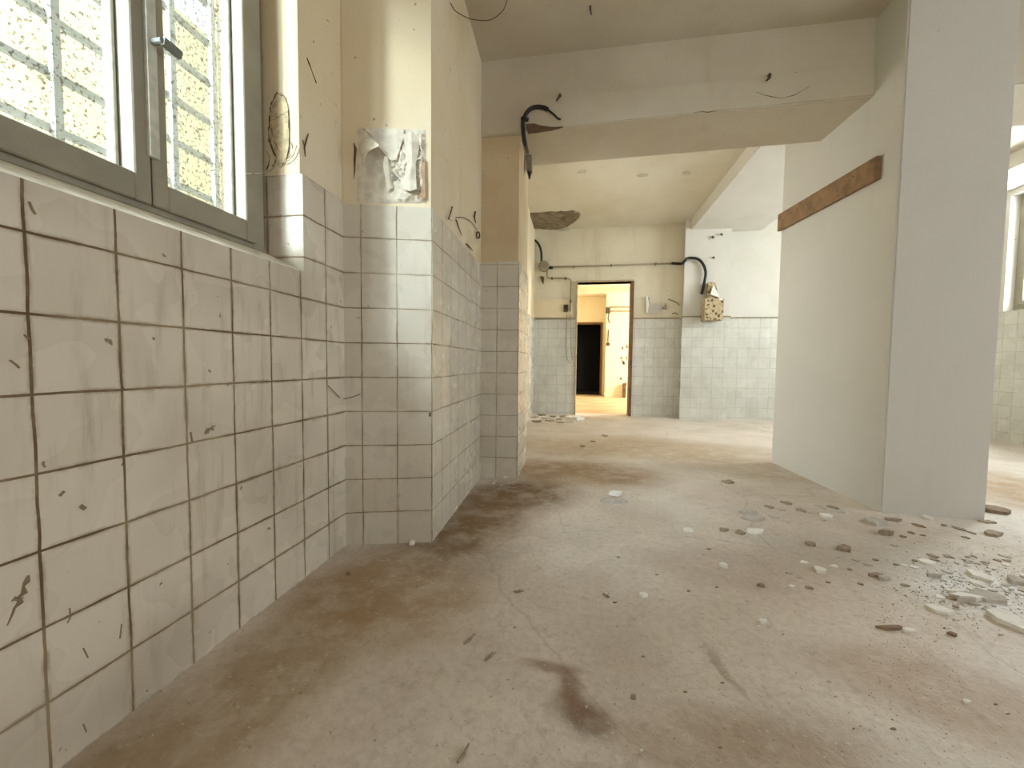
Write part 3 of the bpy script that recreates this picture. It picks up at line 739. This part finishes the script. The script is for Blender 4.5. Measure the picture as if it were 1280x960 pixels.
sheet('hanging_flap', [[(449, 160), (451, 160), (453, 161)], [(448, 176), (458, 178), (466, 177)], [(450, 188), (462, 190), (478, 191)], [(452, 200), (458, 201), (462, 196)], [(455, 208), (457, 208), (459, 205)]],
      [[.004, .006, .006], [.006, .02, .028], [.008, .03, .055], [.012, .035, .04], [.018, .03, .035]])
sheet('upper_sheet', [[(455, 161), (480, 161), (505, 162)], [(464, 172), (484, 174), (505, 174)], [(477, 190), (488, 192), (500, 190)], [(484, 198), (490, 204), (496, 202)]],
      [[.006, .006, .006], [.008, .01, .01], [.012, .012, .012], [.02, .018, .016]])
sheet('middle_sheet', [[(482, 198), (486, 200), (489, 204)], [(480, 210), (486, 212), (490, 214)], [(483, 226), (488, 226), (490, 226)], [(484, 240), (488, 238), (492, 236)]],
      [[.02, .018, .006], [.022, .016, .006], [.02, .016, .006], [.012, .012, .006]])
sheet('right_sheet', [[(505, 170), (515, 168), (524, 172)], [(508, 190), (516, 186), (524, 190)], [(508, 212), (516, 212), (520, 210)], [(506, 226), (514, 222), (521, 224)], [(504, 238), (514, 243), (522, 240)]],
      [[.012, .018, .012], [.016, .03, .018], [.018, .024, .02], [.02, .034, .026], [.016, .03, .03]])
slab('bare_strip', [(526, 210), (531, 200), (532, 249), (522, 249), (527, 236)], .010, flat('pinkish_bare_render', (190, 160, 132), .95), pp, pe, .004)
slab('dark_cavity', [(484, 212), (498, 206), (506, 214), (503, 228), (490, 226)], .004, flat('grey_cavity_render', (150, 146, 128), .95, 0, .2, 60), pp, pe, .004)

def mark(name, plane, L, r, mat, parent, off=.002):
    b = bmesh.new(); P = []
    for x, y in L: p, n_ = plane(x, y); P.append(p + n_ * off)
    tube(b, P, r, 5); return link(name, b, mat, parent)
mark('crack', pp, [(442.5, 179), (444.5, 186), (443.5, 200), (443.5, 214), (442.5, 224)], [.002, .006, .005, .003, .001], 'crack', pr)
mark('crack', pp, [(455, 163), (452, 162), (480, 162), (505, 163)], .002, 'crack', pr)
lp = lambda x, y: (on_x(x, y, -.98), Vector((1, 0, 0)))
mark('crack', lp, [(383, 72), (386, 80), (389, 88), (395, 104)], [.0015, .0025, .001, .002], 'crack', wl)
mark('crack', lp, [(385, 167), (382, 176), (380, 184), (381, 196)], [.0015, .003, .003, .001], 'crack', wl)
mark('crack', lp, [(378, 175), (380, 184)], .0015, 'crack', wl)
lt = lambda x, y: (on_x(x, y, -.97), Vector((1, 0, 0)))
for L, r in (([(35, 719), (33, 727), (29, 733), (30, 741), (24, 746), (25, 753), (18, 760), (15, 768), (9, 782)], [.002, .005, .002, .005, .003, .005, .002, .002, .001]), ([(14, 752), (18, 748), (24, 750), (30, 746)], [.001, .004, .002, .001]), ([(87, 760), (88, 772), (84, 779)], .0015),
             ([(100, 632), (106, 636)], .004), ([(74, 620), (80, 614)], .003), ([(36, 252), (40, 262), (44, 268)], .0025), ([(12, 450), (20, 456), (24, 460)], .002), ([(150, 798), (152, 780)], .002),
             ([(104, 810), (110, 822)], .0015), ([(238, 540), (240, 552)], .0025), ([(30, 418), (36, 424)], .002), ([(104, 905), (108, 915)], .0015)):
    mark('dirt_smear', lt, L, r, flat('smear_brown', (150, 132, 102), .95) if 'smear_brown' not in bpy.data.materials else bpy.data.materials['smear_brown'], wl, -.0003)

# window reveal: crumbled oval, cracks, string
jp = lambda x, y: (on_y(x, y, 1.3205), Vector((0, -1, 0)))
g = empty('crumbled_reveal_patch', jp(352, 200)[0]); tag(g, 'brown crumbled oval of plaster on the bright window reveal', 'broken plaster')
slab('exposed_render', [(345, 120), (352, 116), (358, 122), (361, 140), (362, 165), (361, 190), (357, 204), (350, 210), (343, 200), (339, 180), (338, 155), (340, 135)], .003, flat('brown_reveal_render', (214, 194, 156), .95, 0, .2, 40), jp, g)
for L, r in (([(348, 116), (343, 124), (339, 136), (338, 150), (337, 166), (340, 182), (345, 196)], .0016), ([(348, 117), (356, 122), (361, 136), (362, 160), (361, 190), (354, 206)], .0011),
             ([(338, 152), (350, 146), (360, 140)], .0007), ([(336, 175), (342, 186), (346, 200), (340, 210)], .0018), ([(334, 190), (338, 200), (334, 212)], .0014), ([(340, 160), (344, 178), (352, 192)], .0008), ([(364, 178), (366, 190), (360, 200)], .001)):
    b = bmesh.new(); Q = smooth_pts([jp(x, y)[0] + Vector((0, -.003, 0)) for x, y in L], 4)
    Q = [q + Vector((random.uniform(-.0022, .0022), 0, random.uniform(-.003, .003))) for q in Q]
    tube(b, Q, [r * random.uniform(.25, 1.7) for _ in Q], 5); part('crack', b, 'crack', g)
b = bmesh.new(); P = [on_x(306, 217, -1.085)] + [jp(x, y)[0] + Vector((0, -.008, 0)) for x, y in ((334, 217), (344, 211), (350, 203), (358, 204), (368, 196), (373, 183))]
tube(b, smooth_pts(P, 5), .0016, 6); o = recenter(link('string', b, 'string', None, True)); tag(o, 'pale string stretched from the window frame to the crumbled reveal', 'string')
bm = None

# thin wire on the near pilaster tiles
def pt(px, py): p, n_ = pp(px, py); return p + n_ * .022
b = bmesh.new(); P = [on_x(410, 482, -.963), on_x(421, 493, -.963), pt(430, 498), pt(441, 496), pt(452, 492)]
tube(b, smooth_pts(P, 4), .0016, 5); o = recenter(link('loose_wire', b, 'darkmetal', None, True)); tag(o, 'thin dark wire bent across the corner tiles beside the near pilaster', 'wire')
mark('chip', pp, [(538, 515), (537.5, 520)], .004, 'crack', pr, .012)

# hooks and anchors on the side of the near pilaster
def sx(px, py, off=0.0):
    # side face line (-.622,1.668)-(-.662,2.75)
    A = Vector((-.622, 1.668, 0)); d_ = (Vector((-.662, 2.75, 0)) - A).normalized(); n_ = Vector((d_.y, -d_.x, 0))
    A = A - n_ * .01; r = ray(px, py); t = (A - O).dot(n_) / r.dot(n_); return O + r * t + n_ * off
for L, r, m, lab in (([(564, 259), (561, 265), (557, 274), (560, 276)], .0032, 'darkmetal', 'bent rusty hook above the tiles on the pilaster side, nearest to the camera'),
                  ([(569, 275), (571, 285), (574, 294)], .0036, 'darkmetal', 'rusty spike on the pilaster side between hook and ring'),
                  ([(593, 265), (591, 272), (592, 279)], .005, 'darkmetal', 'upright rusty pin above the dark ring on the pilaster side'),
                  ([(582, 305), (585, 309), (588, 313)], .004, 'darkmetal', 'small rusty nail at the tile edge below the dark ring')):
    b = bmesh.new(); P = [sx(*L[0], -.01)] + [sx(x, y, .006 + .004 * i) for i, (x, y) in enumerate(L)]
    tube(b, P, [r * .8] + [r] * (len(P) - 2) + [r * .5], 7); o = recenter(link('wall_hook', b, m, None, True)); tag(o, lab, 'hook')
b = bmesh.new(); c = sx(595, 294, .008); rr = []
for i in range(17):
    t = i / 16 * 2 * math.pi; rr.append(c + Vector((.004 * math.sin(t) + .006, .035 * math.cos(t), .016 * math.sin(t))))
tube(b, rr, .005, 7, cap=False); o = recenter(link('wall_ring', b, 'darkmetal', None, True)); tag(o, 'dark rusty ring fixed to the pilaster side near the inner corner', 'ring')
b = bmesh.new(); tube(b, smooth_pts([sx(569, 272, .004), sx(578, 272, .006), sx(588, 278, .008), sx(595, 288, .01)], 4), .002, 5)
o = recenter(link('loose_wire', b, 'darkmetal', None, True)); tag(o, 'thin wire strung between the rusty spike and the dark ring', 'wire')

# ------------------------------------------------------------------ rubble on the floor
def fragment(px, py, w, h, mat, th=None, seed=0, verts=None, rise=0.0):
    c = on_z(px, py); e = on_z(px + w / 2, py); t = on_z(px, py - h / 2); bt = on_z(px, py + h / 2)
    W = (e - c).length; Dp = (t - bt).length / 2
    th = th or min(.02, max(.003, .14 * W)); Dp = max(Dp - th * .6, W * .3); Dp = min(Dp, W * 1.3)
    ax = (e - c).normalized(); ay = Vector((-ax.y, ax.x, 0)); rnd = random.Random(seed * 31 + int(px * 7 + py))
    n = verts or rnd.choice((5, 6, 6, 7, 8)); bm = bmesh.new(); T = []; B = []
    ph = rnd.uniform(0, 6)
    tilt = rise if rise else rnd.uniform(-.25, .25) * th
    for i in range(n):
        a_ = ph + (i + rnd.uniform(-.3, .3)) * 2 * math.pi / n; k_ = rnd.uniform(.66, 1.16)
        p = ax * (W * k_ * math.cos(a_)) + ay * (Dp * k_ * math.sin(a_))
        zz = th + tilt * math.sin(a_) + rnd.uniform(-.08, .08) * th
        B.append(bm.verts.new(p * rnd.uniform(.9, 1.02))); T.append(bm.verts.new(p * .97 + Vector((0, 0, max(th * .4, zz)))))
    ct = bm.verts.new(sum((v.co for v in T), Vector()) / n + Vector((0, 0, th * rnd.uniform(.0, .25))))
    bm.faces.new(list(reversed(B)))
    for i in range(n):
        bm.faces.new((B[i], B[(i + 1) % n], T[(i + 1) % n], T[i])); bm.faces.new((T[i], T[(i + 1) % n], ct))
    o = link('plaster_fragment' if mat in ('white', 'greyfr') else 'rubble_fragment', bm, mat); o.location = (c.x, c.y, 0)
    return o
BIG = [
 (767, 627, 36, 7, 'greyfr', .012, 'grey plaster slab lying alone in the middle of the floor below the doorway'),
 (718, 524, 23, 6, 'white', .035, 'pale slab at the foot of the wall left of the doorway'),
 (944, 649, 34, 9, 'greyfr', .010, 'flat grey slab, largest of the cluster left of the white column'),
 (937, 641, 26, 6, 'greyfr', .014, 'grey piece tucked behind the flat slab left of the column'),
 (943, 665, 27, 7, 'white', .010, 'bright white angular shard in front of the flat grey slab'),
 (1092, 654, 28, 8, 'greyfr', .020, 'thick pale slab lying at the near corner of the white column'),
 (1056, 688, 20, 7, 'darkfr', .016, 'dark chunk with pale top on open floor before the column corner'),
 (1106, 668, 18, 7, 'darkfr', .020, 'dark broken chunk in front of the thick slab at the column'),
 (1116, 650, 20, 4, 'darkfr', .008, 'thin dark sliver along the base of the column, near its left corner'),
 (1026, 715, 20, 9, 'white', .012, 'crushed white plaster lump midway between column and camera'),
 (1033, 646, 16, 5, 'white', .012, 'small white block on the floor near the left face of the column'),
 (911, 603, 17, 4, 'darkfr', .008, 'lone dark sliver on brown floor left of the column far end'),
 (859, 663, 14, 5, 'white', .010, 'small pale oval chip left of the slab cluster'),
 (1244, 640, 26, 6, 'brownfr', .022, 'brown tile piece just right of the column base'),
 (1241, 668, 24, 6, 'darkfr', .012, 'dark flat piece on the floor below the brown tile piece'),
 (1236, 653, 22, 3, 'darkfr', .006, 'thin dark splinter touching the right base corner of the column'),
 (1175, 764, 30, 12, 'white', .008, 'bright white notched flake nearest the camera side of the rubble'),
 (1226, 721, 22, 11, 'white', .010, 'bright white slab on the dusty patch behind the rubble heap'),
 (1158, 703, 18, 6, 'white', .008, 'white flake at the back left edge of the dusty patch'),
 (1236, 748, 38, 14, 'greyfr', .012, 'large grey rounded slab in the middle of the rubble heap'),
 (1210, 748, 42, 8, 'white', .012, 'long pale slab slanting under the grey rounded slab'),
 (1196, 741, 22, 5, 'white', .010, 'narrow pale slab at the left end of the rubble heap'),
 (1207, 752, 24, 5, 'greyfr', .016, 'short thick slab propping the front of the long pale slab'),
 (1264, 778, 36, 20, 'white', .014, 'largest cream slab at the right edge, front of the rubble heap'),
 (1272, 728, 26, 8, 'greyfr', .014, 'bluish grey slab at the right edge behind the heap'),
 (1168, 721, 20, 5, 'greyfr', .012, 'narrow grey piece left of the bright white slab'),
 (1225, 739, 14, 6, 'white', .008, 'small white flake lying behind the grey rounded slab'),
 (1113, 786, 34, 5, 'brownfr', .008, 'long thin curved splinter on the foreground floor left of the heap'),
 (1136, 789, 18, 6, 'white', .006, 'small pale flake at the tip of the long splinter'),
 (1095, 720, 20, 5, 'darkfr', .010, 'dark flat piece on the left border of the dusty patch'),
 (1106, 724, 14, 6, 'greyfr', .010, 'light crumb beside the dark flat piece of the dusty patch'),
 (804, 745, 13, 7, 'white', .010, 'lone bright white chip in the middle of the floor'),
 (904, 708, 9, 7, 'white', .012, 'small white pebble on open floor below the slab cluster'),
 (925, 667, 11, 6, 'darkfr', .010, 'dark crumb just left of the bright white shard'),
 (904, 663, 12, 5, 'darkfr', .010, 'small dark chip between pale oval chip and slab cluster'),
 (1013, 681, 16, 5, 'darkfr', .010, 'small dark chip behind the dark chunk before the column'),
 (792, 874, 8, 6, 'darkfr', .010, 'dark round pebble on the foreground floor'),
 (515, 680, 7, 9, 'white', .014, 'small white chip leaning at the foot of the near pilaster'),
 (436, 718, 7, 5, 'brownfr', .008, 'small pinkish pebble on the floor by the near pilaster'),
 (1159, 648, 10, 5, 'white', .010, 'small white chip against the front face of the column'),
 (954, 778, 11, 7, 'white', .008, 'small white crumb on the open foreground floor'),
 (1208, 878, 12, 5, 'white', .005, 'faint pale crumb low in the right foreground'),
 (951, 733, 9, 5, 'darkfr', .008, 'lone dark crumb near the centre right floor'),
 (1190, 794, 10, 5, 'brownfr', .008, 'reddish brown crumb in front of the notched flake'),
 (632, 597, 7, 4, 'white', .012, 'tiny pale chip at the foot of the far left pier'),
 (728, 558, 8, 3, 'darkfr', .01, 'dark chip on the brown floor between pier and doorway'),
 (756, 545, 9, 3, 'darkfr', .008, 'dark splinter on the floor below the doorway'),
 (741, 552, 7, 3, 'darkfr', .008, 'small brown chip left of the splinter below the doorway'),
]
for i, (x, y, w, h, m, th, lab) in enumerate(BIG):
    tag(fragment(x, y, w, h, m, th, i), lab, 'rubble')
o = fragment(769, 621.5, 17, 5, 'white', .022, 91, 4); o.location.z = .012; tag(o, 'small white block resting on the lone grey slab in mid floor', 'rubble')

rnd = random.Random(11)
ORD = ['leftmost', 'second from left', 'third from left', 'fourth from left', 'fifth from left', 'sixth from left', 'seventh from left', 'eighth from left', 'ninth from left',
       'ninth from right', 'eighth from right', 'seventh from right', 'sixth from right', 'fifth from right', 'fourth from right', 'third from right', 'second from right', 'rightmost']
def scatter(spots, label, group, mats, lo, hi, rank=False):
    n_ = len(spots); base = label
    for i_, (x, y) in enumerate(sorted(spots)):
        if rank: label = base + ', ' + (ORD[i_] if i_ < (n_ + 1) // 2 else ORD[len(ORD) - (n_ - i_)])
        w = rnd.uniform(lo, hi); o = fragment(x, y, w, w * rnd.uniform(.3, .45), rnd.choice(mats), None, int(x))
        tag(o, label, 'rubble', group)
scatter([(962, 634), (978, 637), (983, 629), (1001, 638), (1027, 634), (1040, 634), (968, 646), (1014, 640), (1050, 640), (1029, 650), (984, 652)],
        'small thin plaster chip lying left of the white column', 'small chips left of the column', ['greyfr', 'darkfr', 'greyfr'], 9, 15, True)
scatter([(669, 522), (677, 519), (684, 523), (692, 521), (699, 524), (706, 521), (688, 526), (672, 527), (700, 528), (711, 527)],
        'small rubble chip heaped at the wall foot left of the doorway', 'chips left of the doorway', ['darkfr', 'greyfr', 'brownfr', 'concrete'], 9, 18, True)
scatter([(1005, 703), (1042, 708), (1062, 712), (1000, 722), (1034, 728), (1012, 735), (1048, 697), (1070, 700), (1131, 732), (1120, 706), (1131, 707), (1142, 709), (987, 716), (1075, 730), (990, 733), (1118, 682), (1095, 700), (1085, 706)],
        'small plaster chip on open floor between column and dusty heap', 'chips before the column', ['greyfr', 'white', 'darkfr'], 7, 13, True)
def rp(cx, cy, sx_, sy_): return (min(1279, cx + rnd.gauss(0, sx_)), cy + rnd.gauss(0, sy_))
scatter([rp(1238, 736, 32, 14) for _ in range(56)], 'small bluish chip among the dusty rubble heap by the right edge', 'chips of the rubble heap', ['greyfr', 'white', 'greyfr', 'darkfr'], 5, 12)
scatter([(1140 + rnd.uniform(0, 130), 700 + rnd.uniform(-6, 5)) for _ in range(16)], 'small chip along the back edge of the dusty patch', 'chips behind the heap', ['darkfr', 'greyfr'], 6, 12, True)
scatter([(1120 + rnd.uniform(0, 100), 660 + rnd.uniform(-5, 14)) for _ in range(8)], 'small dark chip on floor in front of the column base', 'chips at the column base', ['darkfr', 'brownfr'], 6, 12, True)
scatter([(rnd.uniform(780, 1260), rnd.uniform(790, 950)) for _ in range(16)], 'tiny crumb scattered over the right foreground floor', 'crumbs in the right foreground', ['white', 'brownfr', 'darkfr', 'greyfr'], 4, 9)
scatter([(rnd.uniform(600, 980), rnd.uniform(660, 800)) for _ in range(14)], 'tiny crumb scattered over the middle of the floor', 'crumbs in mid floor', ['white', 'brownfr', 'darkfr', 'greyfr'], 3, 7)
# twigs
for L, r, lab in (([(580, 806), (588, 801), (594, 795)], .003, 'small dark twig standing out on the floor left of centre'),
                  ([(606, 827), (613, 822), (620, 818)], .0022, 'short pale brown twig right below the dark twig'),
                  ([(572, 955), (580, 945), (586, 934)], .003, 'dark twig at the bottom edge of the floor'),
                  ([(642, 740), (648, 741), (655, 741)], .003, 'short dark stick on the floor right of the near pilaster'),
                  ([(754, 743), (759, 747), (762, 749)], .003, 'short dark stick left of the lone white chip')):
    b = bmesh.new(); P = [on_z(x, y) + Vector((0, 0, r * (1 + .8 * i))) for i, (x, y) in enumerate(L)]
    tube(b, P, [r, r * 1.3, r * .6], 6)
    q = P[1]; tube(b, [q, q + Vector((.006, .012, .006))], [r * .7, r * .3], 5)
    o = recenter(link('twig', b, 'darkfr')); tag(o, lab, 'twig')

# uncountable grit
FR = []
for o in C.objects:
    if 'fragment' in o.name:
        FR.append((o.location.x, o.location.y, max(abs(v.co.x) for v in o.data.vertices), max(abs(v.co.y) for v in o.data.vertices)))
b = bmesh.new(); rnd = random.Random(3)
def grit(px, py, s):
    c = on_z(px, py)
    if c.x > XR - .05 or (c.x < -.40 and 2.64 < c.y < 3.3) or c.x < -.60 or (c.x > 1.5 and 2.38 < c.y < 3.65) or c.y > YB - .05: return
    if any(abs(c.x - fx_) < rx_ + s and abs(c.y - fy_) < ry_ + s for fx_, fy_, rx_, ry_ in FR): return
    vs = [b.verts.new(c + Vector((s * rnd.uniform(-1, 1), s * rnd.uniform(-1, 1), 0))) for _ in range(3)] + [b.verts.new(c + Vector((0, 0, s * rnd.uniform(.5, 1))))]
    mi = rnd.choice((0, 0, 1, 2))
    for f in ((0, 1, 3), (1, 2, 3), (2, 0, 3), (2, 1, 0)): b.faces.new([vs[i] for i in f]).material_index = mi
for _ in range(1500): grit(min(1290, rnd.gauss(1225, 50)), rnd.gauss(735, 22), rnd.uniform(.0015, .006))
for _ in range(900):
    p = (rnd.uniform(560, 1279), rnd.uniform(600, 955)); q = on_z(*p)
    if q.x < 1.5 or q.y < 2.4: grit(*p, rnd.uniform(.001, .003))
for _ in range(700): grit(rnd.uniform(1080, 1200), rnd.gauss(785, 70), rnd.uniform(.001, .003)) if True else 0
for _ in range(250): grit(rnd.gauss(695, 16), rnd.gauss(524, 2.5), rnd.uniform(.004, .014))
for _ in range(200): grit(rnd.gauss(620, 16), rnd.gauss(604, 3), rnd.uniform(.002, .008))
o = link('plaster_grit', b, ['greyfr', 'white', 'darkfr']); o['kind'] = 'stuff'; tag(o, 'fine crushed plaster grit strewn over the concrete floor', 'grit')
